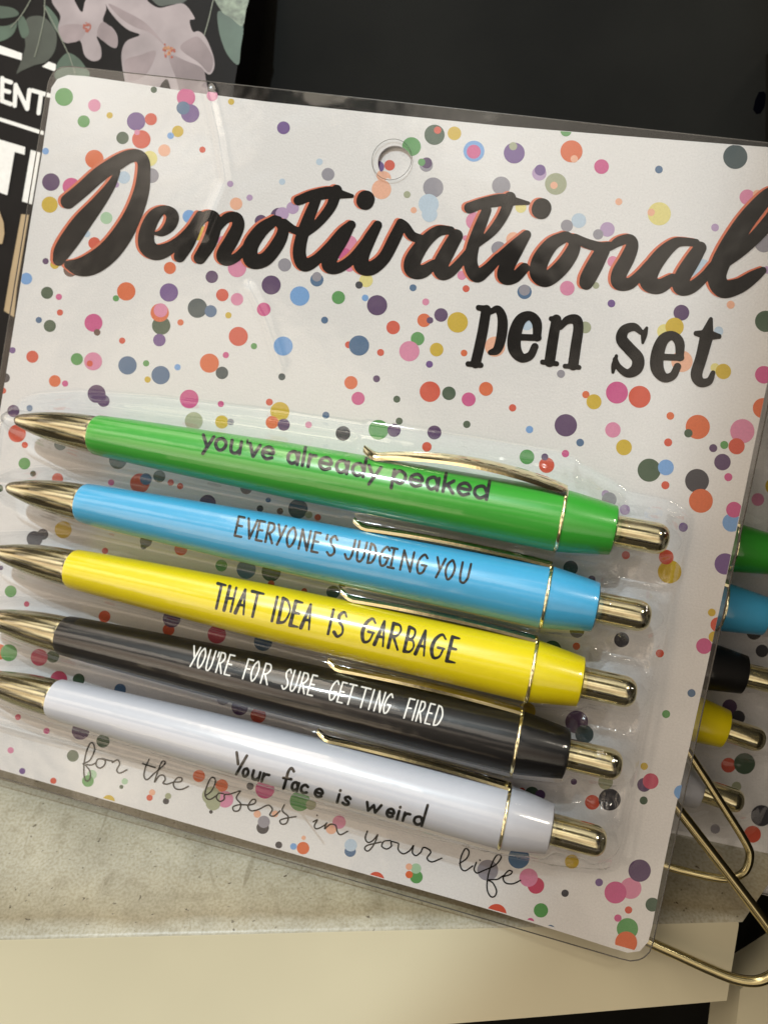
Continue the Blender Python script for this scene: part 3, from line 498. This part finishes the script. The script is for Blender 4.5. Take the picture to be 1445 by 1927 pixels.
# ------------------------------------------------------------------ pens
def T_(*segs): return segs
GL = {'A': [[(0, 0), (.55, 1), (1, 0)], [(.22, .36), (.85, .36)]], 'B': [[(.1, 0), (.1, 1)], ['s', (.1, 1), (.7, .95), (.85, .75), (.6, .55), (.15, .52)], ['s', (.15, .52), (.8, .48), (1, .25), (.7, .03), (.1, 0)]],
 'D': [[(.08, 0), (.08, 1)], ['s', (.08, 1), (.6, .92), (1, .55), (.7, .1), (.08, 0)]], 'E': [[(.9, 1), (.1, 1), (.05, 0), (1, 0)], [(.1, .54), (.8, .54)]], 'F': [[(1, 1), (.08, 1), (.05, 0)], [(.08, .52), (.8, .54)]],
 'G': [['s', (.95, .85), (.6, 1), (.15, .75), (.02, .35), (.3, .02), (.75, .1), (.95, .45)], [(.5, .45), (1, .45)]], 'H': [[(.05, 0), (.1, 1)], [(.92, 0), (.95, 1)], [(.06, .5), (.94, .55)]], 'I': [[(.5, 0), (.5, 1)]],
 'Î': [[(.5, 0), (.5, 1)], [(0, 1), (1, 1)], [(0, 0), (1, 0)]],
 'J': [[(.9, 1), (.88, .3)], ['s', (.88, .32), (.72, .04), (.35, .0), (.05, .2)]], 'N': [[(.05, 0), (.08, 1), (.92, 0), (.95, 1)]], 'O': [['s', (.5, 1), (.12, .75), (.04, .35), (.4, 0), (.8, .2), (.95, .65), (.65, .97), (.5, 1)]],
 'R': [[(.08, 0), (.08, 1)], ['s', (.08, 1), (.7, .98), (.9, .76), (.6, .54), (.1, .46)], [(.35, .48), (1, 0)]], 'S': [['s', (.92, .84), (.6, 1), (.2, .82), (.35, .58), (.75, .4), (.85, .15), (.45, -.02), (.05, .12)]],
 'T': [[(.5, 0), (.5, 1)], [(0, 1), (1, 1)]], 'U': [[(.05, 1), (.06, .35)], ['s', (.06, .37), (.2, .04), (.6, .0), (.88, .25), (.92, .5)], [(.92, .48), (.95, 1)]], 'V': [[(0, 1), (.5, 0), (1, 1)]], 'Y': [[(0, 1), (.48, .48)], [(1, 1), (.3, -.02)]], "'": [[(.5, .98), (.45, .76)]],
 'a': [['s', (.95, .5), (.6, 1), (.1, .8), (.05, .3), (.45, 0), (.9, .3), (.95, .5)], [(.97, .98), (.97, 0)]], 'o': [['s', (.5, 1), (.1, .8), (.05, .35), (.45, 0), (.88, .25), (.95, .7), (.6, .99), (.5, 1)]],
 'e': [['s', (.06, .52), (.94, .52), (.85, .85), (.5, 1), (.1, .75), (.06, .3), (.45, 0), (.92, .18)]], 'u': [[(.06, 1), (.06, .4)], ['s', (.06, .42), (.2, .05), (.6, 0), (.94, .35)], [(.95, 1), (.95, 0)]], 'v': [[(0, 1), (.5, 0), (1, 1)]],
 'y': [[(.05, 1), (.55, .1)], [(1, 1), (.3, -.52)]], 'l': [[(.5, 0), (.5, 1.5)]], 'r': [[(.1, 1), (.1, 0)], ['s', (.12, .55), (.4, .92), (.95, .98)]], 'd': [['s', (.95, .5), (.6, 1), (.1, .8), (.05, .3), (.45, 0), (.9, .3), (.95, .5)], [(.97, 1.5), (.97, 0)]],
 'p': [['s', (.05, .5), (.4, 1), (.85, .85), (.95, .4), (.6, 0), (.12, .25), (.05, .5)], [(.03, 1), (.03, -.5)]], 'k': [[(.05, 0), (.05, 1.5)], [(.85, 1), (.1, .45)], [(.35, .6), (.95, 0)]],
 'f': [['s', (.95, 2.2), (.6, 2.5), (.35, 2.0), (.35, 1.0), (.33, -.15)], [(0, 1.1), (.9, 1.2)]], 'c': [['s', (.92, .85), (.5, 1), (.08, .7), (.08, .25), (.5, 0), (.95, .15)]], 'i': [[(.5, 1), (.5, 0)], [(.5, 1.45), (.5, 1.5)]],
 's': [['s', (.92, .84), (.6, 1), (.2, .82), (.35, .58), (.75, .4), (.85, .15), (.45, -.02), (.05, .12)]], 'w': [[(0, 1), (.22, .05), (.5, .85), (.72, .05), (1, 1.1)]], 'ð': [['s', (.9, .5), (.6, 1), (.1, .8), (.05, .3), (.45, 0), (.85, .3), (.92, .5)], [(1, 2.6), (.97, 0)]], 'Ȳ': [[(0, 2.55), (.42, 1.25)], [(1, 2.5), (.5, 0)]]}
def line_strokes(spec, base, h, slope, r, lean=0.0, vary=0.0, shrink=0.06):
    """spec: 'ch xa xb' per letter, pixel x measured at mid height; returns strokes in pixel space"""
    out = []; nrm = math.hypot(1, slope); ux, uy = (slope/nrm+lean)*h, -h/nrm
    for it in spec.split(';'):
        ch, xa, xb = it.split(); xa, xb = float(xa), float(xb); k_ = shrink*(xb-xa); xa += k_; xb -= k_
        for g in GL[ch]:
            sm = g[0] == 's'; pts = g[1:] if sm else g; q = []
            for gx_, gy_ in pts:
                xm = xa+(xb-xa)*gx_; x = xm+ux*(gy_-.5); y = base[1]+slope*(xm-ux*.5-base[0])+uy*gy_
                q.append((x, y, r*(1+vary*(0.5-gx_)*(1 if len(pts) > 2 else .6))))
            out.append(spline(q, 6) if sm else q)
    return out
H_AX = 0.0061
def pen(name, label, group, px, h_ax, barrel_m, text=None, text_m=None, clip_m=GOLD, clip_on=True, cgap=.0012, cphi=80, cw=1.0, rk=1.0):
    """px: tip, barrel start, ring, barrel end, plunger end (pixel points on the axis)"""
    P = [CL(x, y, h_ax) for x, y in px]; X = (P[-1]-P[0]); X.z = 0; X.normalize(); Zv = Vector((0, 0, 1)); Yv = Zv.cross(X)
    ML = Matrix.Translation(P[0]) @ Matrix((X, Yv, Zv)).transposed().to_4x4(); MW = CARD @ ML
    root = empty(name, MW, label, 'pen', group)
    S = [(p-P[0]).dot(X) for p in P]; s1, s2, s3, s4 = S[1:]
    R0, R1, R2, R3, RP = [rk*q for q in (.0040, .0053, .0057, .0043, .0028)]
    tip = [(0, .0006), (.0004, .0010)]+[(s1*t, .0010+(R0-.0013)*(1-(1-t)**2.25)) for t in [.05, .1, .18, .26, .34, .42, .5, .58, .66, .74, .82, .9, .96]]+[(s1, R0-.0003), (s1+.0004, R0-.0004)]
    lathe('tip', tip, GOLD_TIP, root)
    bar = [(s1-.0001, R0-.0006), (s1-.0001, R0-.0002), (s1+.0003, R0)]
    for t in np.linspace(.03, 1, 22): bar.append((s1+(s2-s1)*t, R0+(R1-R0)*min(1, t/.45)**.8 + (R2-R1)*max(0, (t-.45)/.55)))
    m_ = s4-s3
    for t in np.linspace(.1, .97, 8): bar.append((s2+(s3-s2)*t, R2+(R3+.0001-R2)*t**1.15))
    bar += [(s3-.0002, R3-.0002), (s3, R3-.0006), (s3, RP+.0002)]
    b = lathe('barrel', bar, barrel_m, root)
    lathe('ring', [(s2-.0003, R2-.0004), (s2-.0003, R2+.00014), (s2-.0001, R2+.00026), (s2+.0002, R2+.00024), (s2+.0003, R2+.0001), (s2+.0003, R2-.0004)], GOLD, root)
    pl = [(s3-.0005, RP)]+[(s3+(s4-s3-RP*.8)*t, RP) for t in (.2, .6, 1)]+[(s4-RP*.8+RP*.8*math.sin(a), RP*(.35+.65*math.cos(a))) for a in [math.pi/2*k/8 for k in range(1, 9)]]
    lathe('plunger', pl, GOLD, root)
    if clip_on:
        sa = s2-.0375; phi = math.radians(cphi); dz, dy = math.cos(phi), math.sin(phi); V = []; F = []; NS = 40; NC = 9
        for i in range(NS+1):
            t = i/NS; s = sa+(s2-sa)*t; Rb = R1+(R2-R1)*.8
            gap = .0004+cgap*math.sin(math.pi*min(1, max(0, (t-.07)/.93)))**.8 if t > .07 else .0004+.0011*((.07-t)/.07)**1.5
            wd = cw*(.0017+.0030*math.sin(math.pi*min(1, t*.62+.05))**.8)
            if t < .06: wd *= .55+.45*math.sin(math.pi/2*t/.06)
            rho = Rb+gap
            for side in (0, 1):
                for k in range(NC):
                    q = -1+2*k/(NC-1); tt = q*wd/2; rad = rho+(.00055 if side else 0)-.0006*q*q
                    V.append((s, dy*rad+dz*tt, dz*rad-dy*tt))
        n_ = 2*NC
        for i in range(NS):
            for k in range(NC-1):
                a, c = i*n_+k, (i+1)*n_+k; F.append([a, a+1, c+1, c]); a += NC; c += NC; F.append([a, c, c+1, a+1])
            for k, rev in ((0, 0), (NC-1, 1)):
                f = [i*n_+k, (i+1)*n_+k, (i+1)*n_+NC+k, i*n_+NC+k]; F.append(f[::-1] if rev else f)
        F.append([k for k in range(NC)]+[NC+k for k in range(NC)][::-1])
        cl = link('clip', V, F, clip_m, root, smooth=True, sharp=40)
        bm = bmesh.new(); bm.from_mesh(cl.data); bmesh.ops.recalc_face_normals(bm, faces=bm.faces[:]); bm.to_mesh(cl.data); bm.free()
    if text:
        tree = BVHTree.FromPolygons([v.co.copy() for v in b.data.vertices], [list(p.vertices) for p in b.data.polygons]); WI = MW.inverted(); eye = WI @ Vector((0, 0, CAM_H)); R3x = WI.to_3x3() @ MC.to_3x3()
        Vt, Ft = ink(text, 0.55); out = []
        for x, y in Vt:
            d = (R3x @ Vector(((x-PW/2)/FPX, -(y-PH/2)/FPX, -1))).normalized(); hit, nr, _, _ = tree.ray_cast(eye, d)
            if hit is None: hit = eye+d*.15; nr = -d
            rad = Vector((0, hit.y, hit.z)); rl = max(rad.length, 1e-6); rad /= rl
            out.append(hit+rad*.00005)
        link('lettering', out, Ft, text_m, root)
    return root, P[0], X, S
GREEN = mat('green_plastic', (64, 176, 58), 0.30, var=0.02, coat=0.25); BLUE = mat('blue_plastic', (80, 186, 240), 0.30, var=0.02, coat=0.25)
YELLOW = mat('yellow_plastic', (250, 230, 16), 0.30, var=0.02, coat=0.25); BLACKP = mat('black_plastic', (19, 19, 21), 0.42, var=0.05, coat=0.05, spec=0.35)
WHITEP = mat('white_plastic', (214, 218, 230), 0.30, var=0.015, coat=0.25)
PINK_BLK = mat('pen_print_black', (12, 13, 15), 0.6, var=0.08); PINK_WHT = mat('pen_print_white', (232, 232, 230), 0.45, var=0.03)
GRP = 'pens in the front pack'
t_green = line_strokes("y 379 402;o 405 427;u 433 455;v 468 489;e 493 516;a 541 563;l 567 575;r 580 594;e 600 625;a 632 656;d 662 687;y 690 716;p 738 765;e 770 796;a 802 826;k 833 856;e 860 886;d 891 919", (412, 847), 22.5, .184, 3.3, shrink=.05)+[[(466.5, 829, 2.2), (465.5, 835, 1.8)]]
t_blue = line_strokes("E 443 460;V 462 484;E 483 498;R 500 518;Y 519 537;O 538 559;N 562 585;E 587 603;' 608 618;S 615 636;J 648 669;U 670 690;D 692 709;G 713 734;Î 731 746;N 752 780;G 783 805;Y 817 837;O 836 858;U 863 886", (438, 1007), 36.5, .2055, 2.3, shrink=.12)
t_yel = line_strokes("T 404 421;H 425 442;A 447 465;T 468 493;I 513 521;D 525 547;E 549 567;A 570 588;I 618 627;S 630 652;G 681 706;A 708 727;R 732 755;B 762 782;A 785 804;G 811 838;E 843 862", (404, 1144), 46, .228, 2.7, vary=.7, shrink=.08)
t_blk = line_strokes("Y 358 375;O 372 388;U 389 404;' 404 412;R 409 424;E 425 440;F 460 474;O 472 489;R 492 511;S 532 548;U 547 563;R 564 580;E 581 595;G 620 637;E 637 651;T 651 669;T 672 696;I 694 704;N 706 723;G 722 738;F 763 777;I 777 785;R 785 799;E 802 816;D 817 834", (358, 1253), 37.5, .244, 1.6, lean=.05, shrink=.14)
t_wht = line_strokes("Ȳ 436 458;o 457 468;u 474 490;r 493 506;f 530 548;a 549 562;c 566 580;e 592 608;i 633 640;s 645 660;w 687 717;e 727 742;i 746 752;r 758 771;ð 778 797", (441, 1455.5), 15.5, .279, 2.7, shrink=.06)
pens = []
for nm, lb, pxs, m_, tx, tm in (
 ('green_pen', "green click pen lettered you've already peaked, topmost in the front pack", [(30, 790), (182, 820.5), (1055, 978), (1156, 999), (1257, 1017)], GREEN, t_green, PINK_BLK),
 ('blue_pen', "sky blue click pen lettered everyone's judging you in the front pack", [(14, 917), (158, 949.6), (1027, 1121), (1122, 1142), (1223, 1163)], BLUE, t_blue, PINK_BLK),
 ('yellow_pen', 'yellow click pen lettered that idea is garbage in the front pack', [(-14, 1036), (139, 1072), (1000, 1262), (1094, 1284), (1196, 1306)], YELLOW, t_yel, PINK_BLK),
 ('black_pen', "black click pen with white lettering you're for sure getting fired", [(-35, 1158), (122, 1197), (972, 1397), (1067, 1420), (1169, 1443)], BLACKP, t_blk, PINK_WHT),
 ('white_pen', 'white click pen lettered your face is weird, lowest in the front pack', [(-55, 1272), (105, 1316.5), (949, 1536), (1036, 1560), (1139, 1587)], WHITEP, t_wht, PINK_BLK)):
    pens.append(pen(nm, lb, GRP, pxs, H_AX, m_, tx, tm, cgap=.0022 if nm == 'green_pen' else .0006, cphi=70 if nm == 'green_pen' else 90, cw=1.0 if nm == 'green_pen' else .7))
# ------------------------------------------------------------------ clear cover with its moulded blister
def cover(name, quad, blister_px, pen_list, h_ax, h0, parent, m, N=390, hole=None):
    Q = [np.array(CL(x, y, h0)[:2]) for x, y in quad]; tl, tr, br, bl = Q
    u, v = np.meshgrid(np.linspace(0, 1, N), np.linspace(0, 1, N))
    XY = (tl*(1-u[..., None])*(1-v[..., None])+tr*u[..., None]*(1-v[..., None])+br*u[..., None]*v[..., None]+bl*(1-u[..., None])*v[..., None])
    # round the corners
    rad = 0.0042; W_ = np.linalg.norm(tr-tl); Hh = np.linalg.norm(bl-tl); a = np.minimum(u, 1-u)*W_; b = np.minimum(v, 1-v)*Hh
    inc = (a < rad) & (b < rad); da, db = rad-a, rad-b; L = np.hypot(da, db); f = np.where(inc & (L > rad), rad/np.maximum(L, 1e-9), 1)
    na, nb = rad-da*f, rad-db*f; un = np.where(u < .5, na/W_, 1-na/W_); vn = np.where(v < .5, nb/Hh, 1-nb/Hh); u = np.where(inc, un, u); v = np.where(inc, vn, v)
    XY = (tl*(1-u[..., None])*(1-v[..., None])+tr*u[..., None]*(1-v[..., None])+br*u[..., None]*v[..., None]+bl*(1-u[..., None])*v[..., None])
    X, Y = XY[..., 0], XY[..., 1]; H = np.zeros_like(X)
    if blister_px is not None:
        B = np.array([tuple(CL(x, y, h0)[:2]) for x, y in blister_px]); ins = np.zeros(X.shape, bool); dist = np.full(X.shape, 1e9)
        for i in range(len(B)):
            p, q = B[i-1], B[i]; cr = ((p[1] > Y) != (q[1] > Y)) & (X < (q[0]-p[0])*(Y-p[1])/(q[1]-p[1]+1e-15)+p[0]); ins ^= cr
            d = q-p; t = np.clip(((X-p[0])*d[0]+(Y-p[1])*d[1])/(d@d), 0, 1); dist = np.minimum(dist, np.hypot(X-p[0]-t*d[0], Y-p[1]-t*d[1]))
        sd = np.where(ins, dist, -dist); k = np.clip((sd+.0003)/.0022, 0, 1); edge = k*k*(3-2*k); H = edge*.0034+.0010*np.exp(-((sd-.0016)/.0007)**2)
        for root, P0, Xd, S in pen_list:
            s = (X-P0.x)*Xd.x+(Y-P0.y)*Xd.y; y = (X-P0.x)*-Xd.y+(Y-P0.y)*Xd.x
            re = np.interp(s, [-.004, -.001, S[1]*.4, S[1], S[1]+.02, S[1]+.05, S[2], S[2]+.001, S[3], S[3]+.0012, S[4]-.001, S[4]+.0012, S[4]+.003], [0, .0018, .0036, .0047, .0052, .0059, .0064, .0063, .0052, .0036, .0036, .0024, 0])
            hh = np.where(np.abs(y) < re, h_ax+np.sqrt(np.maximum(re**2-y**2, 0)), h_ax-(np.abs(y)-re)*1.6)
            hh = np.where(re > .0003, hh, 0)
            hc = np.where((s > S[2]-.040) & (s < S[2]+.001), h_ax+.0012-np.abs(y-.0058)*1.1, 0)
            H = np.maximum(H, np.minimum(np.maximum(hh, hc), .02)*np.clip((sd+.0008)/.0016, 0, 1))
        for _ in range(4):
            Hp = np.pad(H, 1, mode='edge'); H = .4*H+.15*(Hp[:-2, 1:-1]+Hp[2:, 1:-1]+Hp[1:-1, :-2]+Hp[1:-1, 2:])
        rs = np.random.RandomState(5); nzz = rs.randn(N, N)
        for _ in range(5): nzz = .25*(np.roll(nzz, 1, 0)+np.roll(nzz, -1, 0)+np.roll(nzz, 1, 1)+np.roll(nzz, -1, 1))
        H = H+nzz*.0009*(k > .4)*(H < .0066)*np.interp(X, [0.028, 0.05], [.06, 1.0])
        for root, P0, Xd, S in pen_list:
            for gi in range(11):
                ss = rs.uniform(S[3]+.0008, S[4]+.0028); yy = rs.uniform(.0030, .0062)*rs.choice([-1, 1])
                if gi > 7: ss, yy = S[4]+rs.uniform(.0012, .0026), rs.uniform(-.003, .003)
                gx_, gy_ = P0.x+Xd.x*ss-Xd.y*yy, P0.y+Xd.y*ss+Xd.x*yy; rr_ = rs.uniform(.0007, .0013)
                H = H+rr_*rs.uniform(.40, .58)*np.exp(-((X-gx_)**2+(Y-gy_)**2)/rr_**2)
        for cr_ in ([(392, 170), (412, 260), (425, 340), (385, 440)], [(470, 540), (500, 600), (530, 690)], [(1255, 1180), (1232, 1330), (1205, 1480), (1180, 1610)]):
            C_ = np.array([tuple(CL(x, y, h0)[:2]) for x, y in cr_]); dm = np.full(X.shape, 1e9)
            for p, q in zip(C_[:-1], C_[1:]):
                d = q-p; t = np.clip(((X-p[0])*d[0]+(Y-p[1])*d[1])/(d@d), 0, 1); dm = np.minimum(dm, np.hypot(X-p[0]-t*d[0], Y-p[1]-t*d[1]))
            H = H+.00028*np.exp(-(dm/.0011)**2)
    # the sheet itself is slightly slack
    H = H+.00022*np.sin(X*95+Y*40)*np.sin(Y*70-X*30+1)*np.clip(np.minimum(np.minimum(u, 1-u), np.minimum(v, 1-v))*12, 0, 1)+.0003
    V = [(X[j, i], Y[j, i], h0+H[j, i]) for j in range(N) for i in range(N)]; F = []
    hc_ = CL(*hole[:2], h0) if hole else None; hr = hole[2]/FPX*.152 if hole else 0
    for j in range(N-1):
        for i in range(N-1):
            if hole and math.hypot(X[j, i]-hc_.x, Y[j, i]-hc_.y) < hr: continue
            F.append([j*N+i, (j+1)*N+i, (j+1)*N+i+1, j*N+i+1])
    o = link(name, V, F, m, parent, smooth=True)
    edge = [(j, 0) for j in range(N)]+[(N-1, i) for i in range(1, N)]+[(j, N-1) for j in range(N-2, -1, -1)]+[(0, i) for i in range(N-2, 0, -1)]
    pts = []
    for j, i in edge[::5]:
        p = Vector((X[j, i], Y[j, i], h0+.0002))
        if not pts or (p-pts[-1]).length > 1e-4: pts.append(p)
    tube('cover_rim', pts, .00012, EDGE_CLEAR, parent, seg=6, closed=True); return o
BLP = [(8, 800), (30, 765), (80, 748), (150, 742), (300, 752), (500, 775), (700, 805), (900, 835), (1050, 860), (1110, 888), (1170, 932), (1260, 952), (1296, 972), (1290, 1010), (1265, 1130), (1230, 1280), (1200, 1440), (1170, 1590), (1158, 1626), (1130, 1634), (1040, 1625), (800, 1572), (400, 1468), (0, 1358), (-70, 1338), (-88, 1300), (-40, 1090), (-10, 930)]
cover('clear_cover', [(98, 122), (1547, 281), (1218, 1818), (-118, 1427)], BLP, pens, H_AX, 0.0002, pack, SHEET)
# moulded ring round the hanging hole
hc = CL(737, 300, 0.0006); tube('hole_ring', [(hc.x+.0039*math.cos(a), hc.y+.0039*math.sin(a), .0006) for a in [2*math.pi*k/48 for k in range(48)]], 0.00005, EDGE_CLEAR, pack, seg=6, closed=True)
# second card seen through the hole
back = card_plate('spare_card', [(500, 215), (1000, 262), (960, 640), (480, 600)], -0.0009, 0.0003, PAPER); back.matrix_world = CARD
tag(back, 'white confetti card seen through the round hanging hole of the front pack', 'card')
flats('confetti_print', [(DM['R'], circ(733, 311, 10, 24), 1), (DM['P'], circ(712, 314, 11, 24), 1), (DM['PE'], circ(722, 336, 14, 24), 1)], -0.0009+2e-5, back)
# ------------------------------------------------------------------ second pack behind on the right
H2 = -0.024
pack2 = empty('pen_pack', CARD, 'shaded second pen pack behind the right edge of the front pack', 'pen pack')
OUT2 = [(640, 560), (1700, 640), (1690, 760), (1560, 1690), (1500, 1700), (640, 1480)]
slab('backing_card', [loc2(OUT2, H2)[::-1]], H2-.0005, H2, PAPER, pack2)
d2 = '1455 915 16 Y;1418 1190 14 CH;1433 1225 12 CH;1372 1330 14 DP;1388 1350 13 CH;1400 1437 20 DG;1370 1440 14 R;1432 1535 20 CH;1415 1570 16 R;1290 1585 12 OL;1345 1560 9 GR;1310 1640 14 GR;1425 940 12 LK;1436 1165 10 DP;1385 1480 9 OL;1358 1608 8 DP;1300 1500 14 GR;1440 1620 12 DP'
flats('confetti_print', [(DM[c], circ(float(x), float(y), float(r), 28), 1+k % 3) for k, (x, y, r, c) in enumerate(d.split() for d in d2.split(';'))], H2+1.5e-5, pack2)
pens2 = []
for nm, lb, e_, p_, m_ in (('green_pen', 'shaded green pen end, uppermost of the pens behind the right edge', (1462, 1046), (1545, 1062), GREEN),
 ('blue_pen', 'shaded blue pen end behind the right edge of the front pack', (1441, 1160), (1522, 1178), BLUE),
 ('black_pen', 'shaded black pen end between the blue and yellow ones behind the right edge', (1401, 1270), (1482, 1289), BLACKP),
 ('yellow_pen', 'shaded yellow pen end with gold plunger behind the right edge', (1365, 1372), (1437, 1396), YELLOW),
 ('white_pen', 'shaded pen showing only its gold plunger below the yellow one behind the right edge', (1318, 1486), (1397, 1511), WHITEP)):
    sl_ = (p_[1]-e_[1])/(p_[0]-e_[0])
    q = lambda d: (e_[0]-d, e_[1]-d*sl_)
    pens2.append(pen(nm, lb, 'pens in the second pack behind', [q(900), q(790), q(86), e_, p_], H2+H_AX, m_, clip_on=True, rk=.87))
cover('clear_cover', [(630, 545), (1720, 625), (1575, 1712), (630, 1500)], [(640, 930), (1400, 900), (1470, 960), (1560, 985), (1590, 1010), (1560, 1180), (1480, 1420), (1420, 1560), (640, 1460)], pens2, H_AX+H2-H2, H2+.0002, pack2, SHEET, N=110)
# ------------------------------------------------------------------ gold wire stand
stand = empty('wire_stand', CARD, 'gold wire display stand with two bent loops beside the pack corner', 'stand')
def wire(name, pts, r):
    P = [(p.x, p.y, p.z) for p in (CL(x, y, h) for x, y, h in pts)]; S_ = spline(P, 10); return tube(name, S_, r, GOLD_DULL, stand, seg=20)
wire('foot_loop', [(1120, 1320, -.004), (1275, 1522, -.004), (1360, 1632, -.0035), (1440, 1738, -.003), (1470, 1785, -.0028), (1466, 1822, -.0026), (1430, 1845, -.0025), (1385, 1843, -.0025), (1330, 1822, -.003), (1270, 1795, -.0035), (1205, 1766, -.004), (1100, 1718, -.005)], .00098)
wire('foot_loop', [(1180, 1240, -.010), (1304, 1430, -.010), (1360, 1517, -.0098), (1402, 1585, -.0095), (1410, 1612, -.0095), (1400, 1640, -.0095), (1372, 1653, -.0095), (1335, 1650, -.0095), (1290, 1640, -.0098), (1240, 1626, -.010), (1120, 1590, -.011)], .0008)
a, b = CL(1120, 1320, -.004), CL(1180, 1240, -.010); tube('back_rail', [a, (a+b)/2, b], .0007, GOLD_DULL, stand)
# ------------------------------------------------------------------ darkness under the shelf, put into the floor's colour
fl = link('floor', [(-1.5, -1.5, -.25), (1.5, -1.5, -.25), (1.5, 1.5, -.25), (-1.5, 1.5, -.25)], [[0, 1, 2, 3]], mat('floor_darkness', (24, 21, 18), .6, var=.2, scale=8)); fl['kind'] = 'structure'
